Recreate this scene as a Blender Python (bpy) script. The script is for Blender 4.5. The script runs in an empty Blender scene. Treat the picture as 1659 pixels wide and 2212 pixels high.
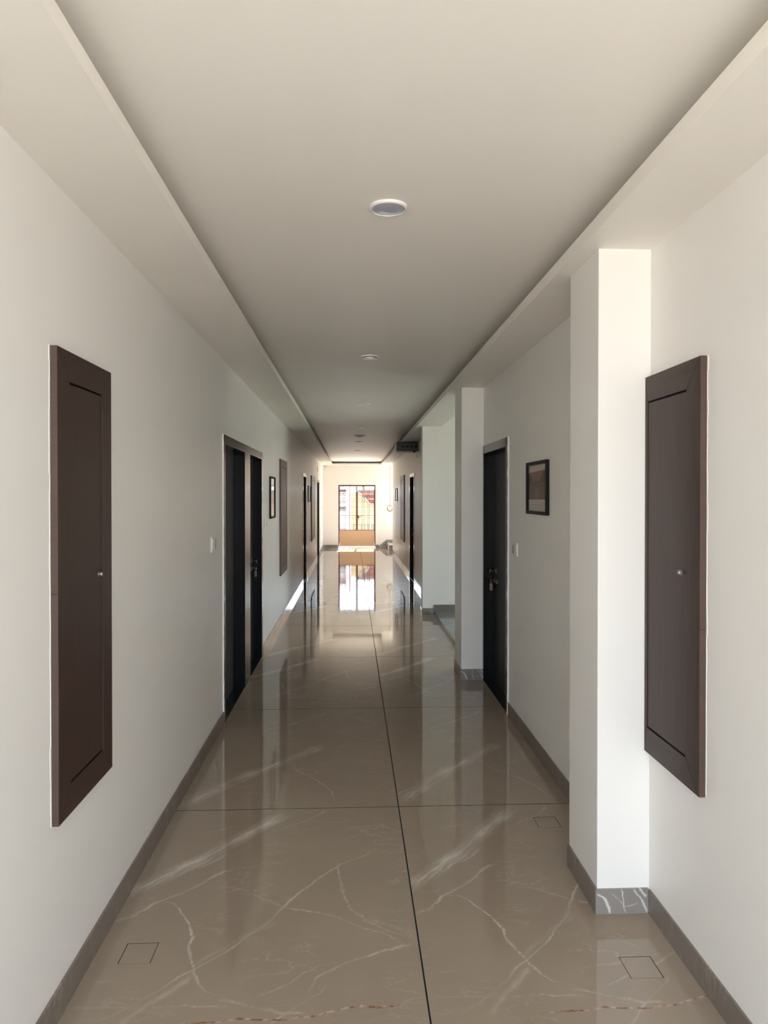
import bpy, bmesh, math, random
from mathutils import Vector, Matrix

random.seed(7)
scene = bpy.context.scene
COL = scene.collection
R = math.radians

# ------------------------------------------------------------------ camera
cam_d = bpy.data.cameras.new('camera')
cam = bpy.data.objects.new('camera', cam_d)
COL.objects.link(cam)
F_PX = 1530.0
cam_d.sensor_fit = 'VERTICAL'
cam_d.sensor_height = 36.0
cam_d.lens = F_PX / 2212.0 * 36.0
cam_d.shift_x = (829.5 - 827.80) / 2212.0
cam_d.shift_y = (1085.35 - 1106.0) / 2212.0
cam_d.clip_start = 0.05
cam_d.clip_end = 500
cam.location = (0, 0, 1.69)
cam.rotation_euler = (R(90 - 0.5), 0, R(-2.5))
scene.camera = cam

# ------------------------------------------------------------------ world
world = bpy.data.worlds.new('sky')
scene.world = world
world.use_nodes = True
wn = world.node_tree
wn.nodes.clear()
w_out = wn.nodes.new('ShaderNodeOutputWorld')
w_bg = wn.nodes.new('ShaderNodeBackground')
w_tc = wn.nodes.new('ShaderNodeTexCoord')
w_sep = wn.nodes.new('ShaderNodeSeparateXYZ')
w_ramp = wn.nodes.new('ShaderNodeValToRGB')
w_ramp.color_ramp.elements[0].position = 0.0
w_ramp.color_ramp.elements[0].color = (0.84, 0.92, 1.0, 1)
w_ramp.color_ramp.elements[1].position = 0.9
w_ramp.color_ramp.elements[1].color = (0.52, 0.73, 1.0, 1)
wn.links.new(w_tc.outputs['Generated'], w_sep.inputs[0])
wn.links.new(w_sep.outputs['Z'], w_ramp.inputs[0])
wn.links.new(w_ramp.outputs[0], w_bg.inputs['Color'])
wn.links.new(w_bg.outputs[0], w_out.inputs[0])
w_bg.inputs['Strength'].default_value = 1.0

# ------------------------------------------------------------------ sun
sun_d = bpy.data.lights.new('sun', 'SUN')
sun_d.energy = 7.0
sun_d.angle = R(0.6)
sun_d.color = (1.0, 0.93, 0.83)
sun = bpy.data.objects.new('sun', sun_d)
COL.objects.link(sun)
sun.rotation_euler = Vector((-0.04, -1.0, -1.11)).to_track_quat('-Z', 'Y').to_euler()

# light portals: they only help the sampling of the sky through the modelled openings
def portal(name, loc, direction, sx, sy):
    d = bpy.data.lights.new(name, 'AREA')
    d.shape = 'RECTANGLE'
    d.size, d.size_y = sx, sy
    d.cycles.is_portal = True
    o = bpy.data.objects.new(name, d)
    COL.objects.link(o)
    o.location = loc
    o.rotation_euler = Vector(direction).to_track_quat('-Z', 'Y').to_euler()

YB = -1.2            # entrance behind the camera
portal('portal_entrance', (0.125, YB, 1.34), (0, 1, 0), 2.1, 2.68)
portal('portal_lobby', (4.2, 9.2, 1.2), (-1, 0, 0), 1.5, 2.3)
portal('portal_added_window', (2.1, 23.4, 1.75), (0, -1, 0), 0.9, 1.2)
portal('portal_stair', (2.9, 22.15, 1.55), (-1, 0, 0), 1.4, 1.3)
portal('portal_gate', (0.15, 23.36, 1.05), (0, -1, 0), 1.2, 2.05)

scene.view_settings.view_transform = 'Standard'
scene.view_settings.look = 'None'
scene.view_settings.exposure = 2.95
scene.view_settings.gamma = 1.0
scene.view_settings.use_curve_mapping = False
scene.cycles.use_denoising = True
scene.cycles.max_bounces = 14
scene.cycles.diffuse_bounces = 8
scene.cycles.glossy_bounces = 6
scene.cycles.transparent_max_bounces = 12
scene.cycles.sample_clamp_indirect = 12.0
scene.cycles.blur_glossy = 0.5

# ================================================================== helpers
def tag(o, label=None, cat=None, group=None, kind=None):
    if label: o['label'] = label
    if cat: o['category'] = cat
    if group: o['group'] = group
    if kind: o['kind'] = kind
    return o

def empty(name, loc, label=None, cat=None, group=None, kind=None):
    o = bpy.data.objects.new(name, None)
    o.empty_display_size = 0.1
    o.location = loc
    COL.objects.link(o)
    return tag(o, label, cat, group, kind)

def abs_loc(o):
    v = Vector(o.location)
    while o.parent:
        o = o.parent
        v += Vector(o.location)
    return v

class MB:
    """collects shapes in world coordinates, builds one mesh object"""
    def __init__(s):
        s.v, s.f, s.m = [], [], []
    def quad_pts(s, pts, mi=0):
        b = len(s.v); s.v += [tuple(p) for p in pts]
        s.f.append(tuple(range(b, b + len(pts)))); s.m.append(mi)
        return s
    def box(s, x0, x1, y0, y1, z0, z1, mi=0):
        x0, x1 = min(x0, x1), max(x0, x1); y0, y1 = min(y0, y1), max(y0, y1); z0, z1 = min(z0, z1), max(z0, z1)
        b = len(s.v)
        s.v += [(x0,y0,z0),(x1,y0,z0),(x1,y1,z0),(x0,y1,z0),(x0,y0,z1),(x1,y0,z1),(x1,y1,z1),(x0,y1,z1)]
        for f in ((0,3,2,1),(4,5,6,7),(0,1,5,4),(1,2,6,5),(2,3,7,6),(3,0,4,7)):
            s.f.append(tuple(b + i for i in f)); s.m.append(mi)
        return s
    def prism(s, poly, axis, a0, a1, mi=0):
        """poly: 2D points; axis: 'x','y','z' extruded from a0 to a1"""
        def P(p, a):
            return {'x': (a, p[0], p[1]), 'y': (p[0], a, p[1]), 'z': (p[0], p[1], a)}[axis]
        b = len(s.v); n = len(poly)
        s.v += [P(p, a0) for p in poly] + [P(p, a1) for p in poly]
        s.f.append(tuple(b + i for i in range(n))); s.m.append(mi)
        s.f.append(tuple(b + n + i for i in reversed(range(n)))); s.m.append(mi)
        for i in range(n):
            j = (i + 1) % n
            s.f.append((b+i, b+n+i, b+n+j, b+j)); s.m.append(mi)
        return s
    def lathe(s, prof, c, axis=(0,0,1), n=32, mi=0, closed=False):
        """prof: list of (radius, height along axis)"""
        a = Vector(axis).normalized()
        u = a.orthogonal().normalized(); w = a.cross(u)
        b = len(s.v); k = len(prof); c = Vector(c)
        for r_, h_ in prof:
            for i in range(n):
                t = 2 * math.pi * i / n
                s.v.append(tuple(c + a*h_ + (u*math.cos(t) + w*math.sin(t)) * r_))
        for j in range(k if closed else k - 1):
            j2 = (j + 1) % k
            for i in range(n):
                i2 = (i + 1) % n
                s.f.append((b+j*n+i, b+j*n+i2, b+j2*n+i2, b+j2*n+i)); s.m.append(mi)
        if not closed:
            s.f.append(tuple(b + i for i in reversed(range(n)))); s.m.append(mi)
            s.f.append(tuple(b + (k-1)*n + i for i in range(n))); s.m.append(mi)
        return s
    def tube(s, pts, r, n=8, closed=False, mi=0):
        pts = [Vector(p) for p in pts]; k = len(pts); b = len(s.v)
        up = Vector((0.13, 0.21, 0.97))
        for i, p in enumerate(pts):
            q = pts[(i+1) % k] if (closed or i < k-1) else p
            o = pts[(i-1) % k] if (closed or i > 0) else p
            t = (q - o).normalized()
            u = t.cross(up)
            if u.length < 1e-3: u = t.orthogonal()
            u.normalize(); w = t.cross(u)
            for j in range(n):
                a = 2*math.pi*j/n
                s.v.append(tuple(p + (u*math.cos(a) + w*math.sin(a))*r))
        for i in range(k if closed else k-1):
            i2 = (i+1) % k
            for j in range(n):
                j2 = (j+1) % n
                s.f.append((b+i*n+j, b+i*n+j2, b+i2*n+j2, b+i2*n+j)); s.m.append(mi)
        if not closed:
            s.f.append(tuple(b + j for j in reversed(range(n)))); s.m.append(mi)
            s.f.append(tuple(b + (k-1)*n + j for j in range(n))); s.m.append(mi)
        return s
    def build(s, name, mats, parent=None, origin=None, smooth=False, bevel=0.0):
        me = bpy.data.meshes.new(name)
        if parent is not None and origin is None:
            base = abs_loc(parent); loc = Vector((0,0,0))
        elif parent is not None:
            base = Vector(origin); loc = base - abs_loc(parent)
        else:
            base = Vector(origin or (0,0,0)); loc = base
        me.from_pydata([(x-base.x, y-base.y, z-base.z) for x, y, z in s.v], [], s.f)
        if not isinstance(mats, (list, tuple)): mats = [mats]
        for m in mats: me.materials.append(m)
        for i, p in enumerate(me.polygons):
            p.material_index = s.m[i]
            p.use_smooth = smooth
        bm = bmesh.new(); bm.from_mesh(me)
        bmesh.ops.recalc_face_normals(bm, faces=bm.faces)
        bm.to_mesh(me); bm.free()
        o = bpy.data.objects.new(name, me)
        COL.objects.link(o)
        o.location = loc
        if parent is not None: o.parent = parent
        if smooth:
            me.shade_smooth()
            md = o.modifiers.new('es', 'EDGE_SPLIT'); md.split_angle = R(40)
        if bevel > 0:
            md = o.modifiers.new('bevel', 'BEVEL'); md.width = bevel; md.segments = 2; md.limit_method = 'ANGLE'
        return o

def bx(*a): return MB().box(*a)

# ================================================================== materials
def mat(name):
    m = bpy.data.materials.new(name); m.use_nodes = True
    nt = m.node_tree
    return m, nt, nt.nodes['Principled BSDF']

def N(nt, kind, **kw):
    n = nt.nodes.new('ShaderNode' + kind)
    for k, v in kw.items(): setattr(n, k, v)
    return n

def simple(name, col, rough=0.5, metal=0.0, spec=0.5, noise=0.0, nscale=20.0, bump=0.0, stretch=(1,1,1)):
    m, nt, b = mat(name)
    b.inputs['Roughness'].default_value = rough
    b.inputs['Metallic'].default_value = metal
    b.inputs['Specular IOR Level'].default_value = spec
    tc = N(nt, 'TexCoord'); mp = N(nt, 'Mapping'); mp.inputs['Scale'].default_value = stretch
    nz = N(nt, 'TexNoise'); nz.inputs['Scale'].default_value = nscale; nz.inputs['Detail'].default_value = 4
    nt.links.new(tc.outputs['Object'], mp.inputs[0]); nt.links.new(mp.outputs[0], nz.inputs['Vector'])
    mx = N(nt, 'MixRGB', blend_type='MIX')
    mx.inputs[1].default_value = (*[c*(1-noise) for c in col], 1)
    mx.inputs[2].default_value = (*[min(1, c*(1+noise)) for c in col], 1)
    nt.links.new(nz.outputs['Fac'], mx.inputs[0]); nt.links.new(mx.outputs[0], b.inputs['Base Color'])
    if bump > 0:
        bp = N(nt, 'Bump'); bp.inputs['Strength'].default_value = bump; bp.inputs['Distance'].default_value = 0.01
        nt.links.new(nz.outputs['Fac'], bp.inputs['Height']); nt.links.new(bp.outputs[0], b.inputs['Normal'])
    return m

M = {}
M['wall'] = simple('wall_paint', (0.862, 0.842, 0.810), 0.38, spec=0.45, noise=0.02, nscale=3.0, bump=0.08)
M['ceiling'] = simple('ceiling_paint', (0.87, 0.832, 0.772), 0.46, spec=0.45, noise=0.02, nscale=2.0, bump=0.08)
M['grout'] = simple('dark_grout', (0.03, 0.025, 0.02), 0.9)
M['granite'] = simple('black_granite', (0.007, 0.007, 0.008), 0.16, spec=0.4, noise=0.7, nscale=220)
M['speckle'] = None
M['leaf'] = simple('dark_door_laminate', (0.015, 0.011, 0.009), 0.5, spec=0.15, noise=0.25, nscale=14, stretch=(6, 6, 0.6))
M['wood'] = simple('espresso_laminate', (0.046, 0.025, 0.020), 0.38, spec=0.2, noise=0.45, nscale=9, stretch=(8, 8, 0.5))
M['woodrail'] = simple('espresso_laminate_cross', (0.046, 0.025, 0.020), 0.38, spec=0.2, noise=0.45, nscale=9, stretch=(8, 0.5, 8))
M['edge'] = simple('edge_band', (0.068, 0.040, 0.030), 0.45, noise=0.35, nscale=30, stretch=(0.5, 0.5, 6))
M['gap'] = simple('gap_black', (0.008, 0.006, 0.005), 0.9)
M['caulk'] = simple('white_caulk', (0.85, 0.83, 0.80), 0.6)
M['steel'] = simple('steel', (0.42, 0.40, 0.37), 0.3, metal=1.0)
M['old_steel'] = simple('old_steel', (0.16, 0.145, 0.125), 0.35, metal=1.0)
M['white_plastic'] = simple('white_plastic', (0.80, 0.79, 0.77), 0.3)
M['rocker'] = simple('rocker', (0.86, 0.85, 0.83), 0.25)
M['switch_grey'] = simple('switch_grey', (0.42, 0.41, 0.39), 0.35)
M['diffuser'] = simple('lamp_diffuser', (0.42, 0.43, 0.50), 0.06, noise=0.03)
M['lamp_rim'] = simple('lamp_rim', (0.84, 0.82, 0.80), 0.12)
M['frame_black'] = simple('frame_black', (0.010, 0.009, 0.009), 0.5, spec=0.15)
M['paper'] = simple('print_paper', (0.58, 0.54, 0.50), 0.7)
M['cream_paper'] = simple('cream_paper', (0.74, 0.68, 0.60), 0.5)
M['p_sky'] = simple('print_sunset', (0.26, 0.125, 0.095), 0.7, noise=0.15, nscale=6)
M['p_dark'] = simple('print_roofs', (0.065, 0.034, 0.024), 0.7, noise=0.3, nscale=20)
M['p_mid'] = simple('print_plaza', (0.11, 0.058, 0.043), 0.7, noise=0.45, nscale=25)
M['p_light'] = simple('print_lit', (0.20, 0.105, 0.07), 0.7, noise=0.4, nscale=30)
M['ink'] = simple('print_ink', (0.12, 0.11, 0.10), 0.7)
M['rack'] = simple('rack_grey', (0.045, 0.046, 0.040), 0.5)
M['rack_light'] = simple('rack_light', (0.62, 0.58, 0.55), 0.4)
M['slot'] = simple('rack_slot', (0.006, 0.006, 0.005), 0.8)
M['cable'] = simple('cable_grey', (0.42, 0.36, 0.28), 0.5)
M['cable_dark'] = simple('cable_dark', (0.16, 0.13, 0.10), 0.5)
M['brass'] = simple('padlock_brass', (0.20, 0.15, 0.10), 0.4, metal=0.8)
M['tagcard'] = simple('key_tag', (0.42, 0.22, 0.17), 0.6)
M['gate_red'] = simple('gate_maroon', (0.10, 0.020, 0.018), 0.6, noise=0.1)
M['gate_grille'] = simple('grille_grey', (0.10, 0.09, 0.08), 0.6)
M['gate_sheet'] = simple('gate_tan_sheet', (0.62, 0.42, 0.27), 0.55, noise=0.03, nscale=3)
M['marble_step'] = simple('step_marble', (0.70, 0.68, 0.66), 0.25, noise=0.05)
M['ground'] = simple('concrete_ground', (0.54, 0.475, 0.395), 0.9, noise=0.12, nscale=0.6)
M['ext_wall'] = simple('exterior_paint', (0.70, 0.66, 0.58), 0.8)
M['yellow'] = simple('yellow_render', (0.38, 0.285, 0.165), 0.8, noise=0.04, nscale=1.5)
M['bwhite'] = simple('white_render', (0.38, 0.36, 0.36), 0.8, noise=0.03, nscale=2)
M['bblue'] = simple('pale_blue_render', (0.27, 0.30, 0.37), 0.8)
M['bred'] = simple('red_paint', (0.22, 0.075, 0.065), 0.7)
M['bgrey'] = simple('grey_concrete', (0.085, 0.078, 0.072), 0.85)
M['rail_black'] = simple('rail_dark', (0.05, 0.05, 0.05), 0.6)
M['leafgreen'] = simple('foliage', (0.10, 0.14, 0.06), 0.8, noise=0.4)
M['added_lawn'] = simple('added_lawn_grass', (0.20, 0.225, 0.165), 0.9, noise=0.3, nscale=8)
M['bark'] = simple('bark', (0.12, 0.09, 0.06), 0.9)

# speckled grey granite
m, nt, b = mat('speckled_granite')
tc = N(nt, 'TexCoord'); vo = N(nt, 'TexNoise'); vo.inputs['Scale'].default_value = 42; vo.inputs['Detail'].default_value = 3
rp = N(nt, 'ValToRGB'); rp.color_ramp.elements[0].position = 0.42; rp.color_ramp.elements[0].color = (0.05, 0.045, 0.04, 1)
rp.color_ramp.elements[1].position = 0.60; rp.color_ramp.elements[1].color = (0.42, 0.39, 0.35, 1)
nt.links.new(tc.outputs['Object'], vo.inputs['Vector']); nt.links.new(vo.outputs['Fac'], rp.inputs[0]); nt.links.new(rp.outputs[0], b.inputs['Base Color'])
b.inputs['Roughness'].default_value = 0.3
M['speckle'] = m

# greenish slab of the lobby landing
M['lobby_slab'] = simple('lobby_slab', (0.20, 0.21, 0.19), 0.12, noise=0.25, nscale=4)

# picture glass: mostly transparent, reflecting by angle
m, nt, b = mat('picture_glass')
nt.nodes.remove(b)
fr = N(nt, 'Fresnel'); fr.inputs[0].default_value = 1.45
tr = N(nt, 'BsdfTransparent'); gl = N(nt, 'BsdfGlossy'); gl.inputs['Roughness'].default_value = 0.05
mx = N(nt, 'MixShader')
ge = N(nt, 'NewGeometry'); inv = N(nt, 'Math', operation='SUBTRACT'); inv.inputs[0].default_value = 1.0; mul = N(nt, 'Math', operation='MULTIPLY')
nt.links.new(ge.outputs['Backfacing'], inv.inputs[1]); nt.links.new(inv.outputs[0], mul.inputs[0]); nt.links.new(fr.outputs[0], mul.inputs[1])
nt.links.new(mul.outputs[0], mx.inputs[0]); nt.links.new(tr.outputs[0], mx.inputs[1]); nt.links.new(gl.outputs[0], mx.inputs[2])
nt.links.new(mx.outputs[0], nt.nodes['Material Output'].inputs[0])
M['glass'] = m

# ---------------- marble print: veins given slab by slab, the same print on every slab
def vein_chain(nt, P, vs, S=2.0):
    """P: vector socket in slab metres; every vein is a curve over x or over y"""
    L = nt.links.new
    sp = N(nt, 'SeparateXYZ'); L(P, sp.inputs[0])
    sx = N(nt, 'Math', operation='MULTIPLY'); sx.inputs[1].default_value = 1/S; L(sp.outputs['X'], sx.inputs[0])
    sy = N(nt, 'Math', operation='MULTIPLY'); sy.inputs[1].default_value = 1/S; L(sp.outputs['Y'], sy.inputs[0])
    prev = None
    for pts, w, st in vs:
        dx, dy = pts[-1][0] - pts[0][0], pts[-1][1] - pts[0][1]
        over_x = abs(dx) >= abs(dy)
        q = [((p[0], p[1]) if over_x else (p[1], p[0])) for p in pts]
        if q[0][0] > q[-1][0]: q = q[::-1]
        a, b = (sx, sy) if over_x else (sy, sx)
        slope = abs((q[-1][1] - q[0][1]) / (q[-1][0] - q[0][0]))
        w2 = 1.25 * w / S * math.sqrt(1 + slope*slope)
        fc = N(nt, 'FloatCurve'); cv = fc.mapping.curves[0]
        pp = [(max(0, x/S), max(0, y/S)) for x, y in q]
        if pp[0][0] > 0.001: pp = [(0.0, pp[0][1])] + pp
        pp = pp + [(1.0, pp[-1][1])]
        cv.points[0].location = pp[0]; cv.points[1].location = pp[-1]
        for x, y in pp[1:-1]: cv.points.new(x, y)
        for p_ in cv.points: p_.handle_type = 'AUTO_CLAMPED'
        fc.mapping.update()
        L(a.outputs[0], fc.inputs['Value'])
        d = N(nt, 'Math', operation='SUBTRACT'); L(b.outputs[0], d.inputs[0]); L(fc.outputs[0], d.inputs[1])
        ab = N(nt, 'Math', operation='ABSOLUTE'); L(d.outputs[0], ab.inputs[0])
        ma_ = N(nt, 'Math', operation='MULTIPLY_ADD'); ma_.use_clamp = True; L(ab.outputs[0], ma_.inputs[0]); ma_.inputs[1].default_value = -1/w2; ma_.inputs[2].default_value = 1.0
        lo, hi = q[0][0]/S, q[-1][0]/S
        e1 = N(nt, 'Math', operation='SUBTRACT'); L(a.outputs[0], e1.inputs[0]); e1.inputs[1].default_value = (lo+hi)/2
        e2 = N(nt, 'Math', operation='ABSOLUTE'); L(e1.outputs[0], e2.inputs[0])
        e3 = N(nt, 'MapRange'); e3.inputs[1].default_value = (hi-lo)*0.36; e3.inputs[2].default_value = (hi-lo)*0.5 + 0.001; e3.inputs[3].default_value = min(1.0, st*1.55); e3.inputs[4].default_value = 0.0
        L(e2.outputs[0], e3.inputs[0])
        mu = N(nt, 'Math', operation='MULTIPLY'); L(ma_.outputs[0], mu.inputs[0]); L(e3.outputs[0], mu.inputs[1])
        if prev is None: prev = mu.outputs[0]
        else:
            mx_ = N(nt, 'Math', operation='MAXIMUM'); L(prev, mx_.inputs[0]); L(mu.outputs[0], mx_.inputs[1]); prev = mx_.outputs[0]
    return prev

PRINT_A = [  # (points in metres from the slab's corner, width, strength)
    ([(-.02,.95),(.12,1.13),(.27,1.31),(.41,1.50),(.58,1.74),(.62,1.82)], .048, 1.0),
    ([(.0,.99),(.14,1.19),(.30,1.38),(.42,1.56)], .014, .40),
    ([(.03,.98),(.2,1.17),(.36,1.36)], .012, .45),
    ([(0,.79),(.13,.91),(.28,1.06),(.42,1.18)], .009, .6),
    ([(.10,.24),(.16,.29),(.27,.39),(.38,.51),(.48,.61),(.59,.74),(.74,1.0),(.86,1.17),(1.04,1.36)], .006, .55),
    ([(.20,.22),(.30,.37),(.38,.49)], .016, .35),
    ([(.38,.51),(.50,.66),(.64,.80)], .012, .22),
    ([(.13,.97),(.19,.94),(.27,.83),(.32,.75),(.335,.68),(.34,.62),(.40,.46),(.45,.38),(.52,.35)], .005, .65),
    ([(.88,1.25),(.89,1.13),(.92,.96),(.98,.81),(1.08,.70),(1.19,.61)], .007, .45),
    ([(.45,.99),(.70,.87),(.88,.80),(1.05,.69),(1.2,.60)], .006, .40),
    ([(.78,.38),(.85,.46),(.93,.52),(1.02,.56),(1.2,.61)], .006, .5),
    ([(.60,.36),(.72,.42),(.90,.52)], .005, .35),
    ([(.5,.34),(.66,.30),(.8,.28)], .008, .35),
    ([(1.02,.80),(1.12,.72),(1.2,.62)], .020, .22),
    ([(.2,1.55),(.42,1.62)], .006, .25), ([(1.0,1.55),(1.14,1.56)], .006, .3),
    ([(.60,1.55),(.72,1.66),(.8,1.78)], .006, .3),
    ([(.62,.10),(.75,.30),(.86,.42)], .006, .3), ([(.0,.33),(.3,.33),(.55,.31)], .005, .25),
]
RUST_A = [([(.34,.235),(.49,.25),(.71,.25),(.80,.262),(.86,.27),(.93,.295),(1.09,.30),(1.2,.345)], .006, 1.0)]
PRINT_B = [
    ([(-.02,.0),(.16,.26),(.36,.52),(.55,.74),(.72,.98)], .048, .9),
    ([(.0,.10),(.18,.33),(.34,.55)], .012, .35),
    ([(.40,.84),(.53,.70),(.64,.50),(.72,.40),(.81,.25),(.86,.06)], .005, .55),
    ([(0,.22),(.15,.33),(.28,.45),(.40,.62),(.5,.76)], .006, .4),
    ([(.05,1.05),(.3,1.18),(.55,1.28),(.8,1.34)], .006, .3),
    ([(.30,1.22),(.52,1.45),(.74,1.72)], .010, .35),
    ([(.75,1.30),(.95,1.15),(1.2,1.05)], .006, .3),
    ([(0,1.55),(.25,1.60),(.6,1.58)], .006, .22),
    ([(.86,.9),(1.0,1.0),(1.18,1.25)], .006, .3),
    ([(.6,.25),(.9,.45),(1.2,.5)], .005, .25),
]

def marble(name, veins, rust, use_object=True, base=(0.335, 0.265, 0.202), rough=0.035, ripple=True):
    m, nt, b = mat(name)
    L = nt.links.new
    tc = N(nt, 'TexCoord')
    src = tc.outputs['Object']
    def noise(scale, detail, vec, rgh=0.55):
        n = N(nt, 'TexNoise'); n.inputs['Scale'].default_value = scale; n.inputs['Detail'].default_value = detail
        n.inputs['Roughness'].default_value = rgh
        L(vec, n.inputs['Vector']); return n
    # domain distortion
    n1 = noise(6.0, 8, src, 0.68)
    sb = N(nt, 'VectorMath', operation='SUBTRACT'); sb.inputs[1].default_value = (.5, .5, .5); L(n1.outputs['Color'], sb.inputs[0])
    s1 = N(nt, 'VectorMath', operation='SCALE'); s1.inputs['Scale'].default_value = 0.075; L(sb.outputs[0], s1.inputs[0])
    ad = N(nt, 'VectorMath', operation='ADD'); L(src, ad.inputs[0]); L(s1.outputs[0], ad.inputs[1])
    fl = N(nt, 'VectorMath', operation='MULTIPLY'); fl.inputs[1].default_value = (1, 1, 0); L(ad.outputs[0], fl.inputs[0])
    P = fl.outputs[0]
    def chain(vs): return vein_chain(nt, P, vs)
    # streaky diagonal fibre noise that breaks the broad veins up
    mp = N(nt, 'Mapping'); mp.inputs['Rotation'].default_value = (0, 0, R(-53)); mps = N(nt, 'Mapping'); mps.inputs['Scale'].default_value = (3.0, 60, 1)
    L(P, mp.inputs[0]); L(mp.outputs[0], mps.inputs[0]); nf = noise(1.0, 5, mps.outputs[0], 0.65)
    rf = N(nt, 'MapRange'); rf.inputs[1].default_value = 0.40; rf.inputs[2].default_value = 0.60; L(nf.outputs['Fac'], rf.inputs[0])
    col = N(nt, 'MixRGB'); 
    nb = noise(2.2, 5, src)
    col.inputs[1].default_value = (*[c*0.86 for c in base], 1); col.inputs[2].default_value = (*[c*1.14 for c in base], 1)
    L(nb.outputs['Fac'], col.inputs[0])
    cur = col.outputs[0]
    # faint background veining
    mp2 = N(nt, 'Mapping'); mp2.inputs['Rotation'].default_value = (0, 0, R(-20)); mp2.inputs['Scale'].default_value = (2.2, 5.0, 1)
    L(src, mp2.inputs[0]); nv = noise(1.7, 7, mp2.outputs[0], 0.6)
    a1 = N(nt, 'Math', operation='SUBTRACT'); a1.inputs[1].default_value = 0.5; L(nv.outputs['Fac'], a1.inputs[0])
    a2 = N(nt, 'Math', operation='ABSOLUTE'); L(a1.outputs[0], a2.inputs[0])
    a3 = N(nt, 'MapRange'); a3.inputs[1].default_value = 0.0; a3.inputs[2].default_value = 0.016; a3.inputs[3].default_value = 0.28; a3.inputs[4].default_value = 0.0; L(a2.outputs[0], a3.inputs[0])
    nm = noise(3.0, 2, src); a4 = N(nt, 'MapRange'); a4.inputs[1].default_value = 0.48; a4.inputs[2].default_value = 0.68; L(nm.outputs['Fac'], a4.inputs[0])
    a5 = N(nt, 'Math', operation='MULTIPLY'); L(a3.outputs[0], a5.inputs[0]); L(a4.outputs[0], a5.inputs[1])
    fac = a5.outputs[0]
    if veins:
        v = chain(veins)
        nq = noise(4.5, 3, src); rq = N(nt, 'MapRange'); rq.inputs[1].default_value = 0.35; rq.inputs[2].default_value = 0.62; rq.inputs[3].default_value = 0.3; rq.inputs[4].default_value = 1.0; L(nq.outputs['Fac'], rq.inputs[0])
        mq = N(nt, 'Math', operation='MULTIPLY'); L(v, mq.inputs[0]); L(rq.outputs[0], mq.inputs[1]); v = mq.outputs[0]
        mu = N(nt, 'Math', operation='MULTIPLY'); L(v, mu.inputs[0])
        r2 = N(nt, 'MapRange'); r2.inputs[1].default_value = 0; r2.inputs[2].default_value = 1; r2.inputs[3].default_value = 0.22; r2.inputs[4].default_value = 1.0
        L(rf.outputs[0], r2.inputs[0]); L(r2.outputs[0], mu.inputs[1])
        mm = N(nt, 'Math', operation='MAXIMUM'); L(mu.outputs[0], mm.inputs[0]); L(fac, mm.inputs[1]); fac = mm.outputs[0]
    mv = N(nt, 'MixRGB'); L(fac, mv.inputs[0]); L(cur, mv.inputs[1]); mv.inputs[2].default_value = (0.66, 0.60, 0.53, 1)
    cur = mv.outputs[0]
    if rust:
        v = chain(rust)
        rr = noise(30, 3, src); r3 = N(nt, 'MapRange'); r3.inputs[1].default_value = 0.38; r3.inputs[2].default_value = 0.6; L(rr.outputs['Fac'], r3.inputs[0])
        rc = N(nt, 'MixRGB'); rc.inputs[1].default_value = (0.55, 0.42, 0.33, 1); rc.inputs[2].default_value = (0.22, 0.075, 0.035, 1); L(r3.outputs[0], rc.inputs[0])
        mr = N(nt, 'MixRGB'); L(v, mr.inputs[0]); L(cur, mr.inputs[1]); L(rc.outputs[0], mr.inputs[2]); cur = mr.outputs[0]
    L(cur, b.inputs['Base Color'])
    b.inputs['Roughness'].default_value = rough
    b.inputs['IOR'].default_value = 1.5
    if ripple:
        mp3 = N(nt, 'Mapping'); mp3.inputs['Scale'].default_value = (8, 11, 1); L(src, mp3.inputs[0])
        nr = noise(1.0, 3, mp3.outputs[0])
        bp = N(nt, 'Bump'); bp.inputs['Strength'].default_value = 1.0; bp.inputs['Distance'].default_value = 0.00026
        L(nr.outputs['Fac'], bp.inputs['Height']); L(bp.outputs[0], b.inputs['Normal'])
    return m

M['marble_a'] = marble('marble_slab_print', PRINT_A, RUST_A)
M['marble_b'] = marble('marble_slab_print_other', PRINT_B, None)
M['marble_sk'] = marble('marble_skirting', None, None, ripple=False, rough=0.08, base=(0.20, 0.170, 0.145))

# ================================================================== dimensions
XL, XR = -0.955, 1.205          # wall faces
SKL, SKR = -0.945, 1.197        # skirting faces
YE = 23.2                       # end wall
ZS = 2.69                       # soffit
ZC = 2.80                       # recessed ceiling
TH = 0.24

# ================================================================== floor
JY = [2.035 + 1.8*k for k in range(-3, 13)]
floor = bx(XL - 0.3, XR + 0.3, YB - 0.4, YE + 0.25, -0.25, -0.006).build('floor', M['grout'])
tag(floor, 'polished taupe marble slab floor with dark joints running down the corridor', 'floor', kind='structure')

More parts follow.
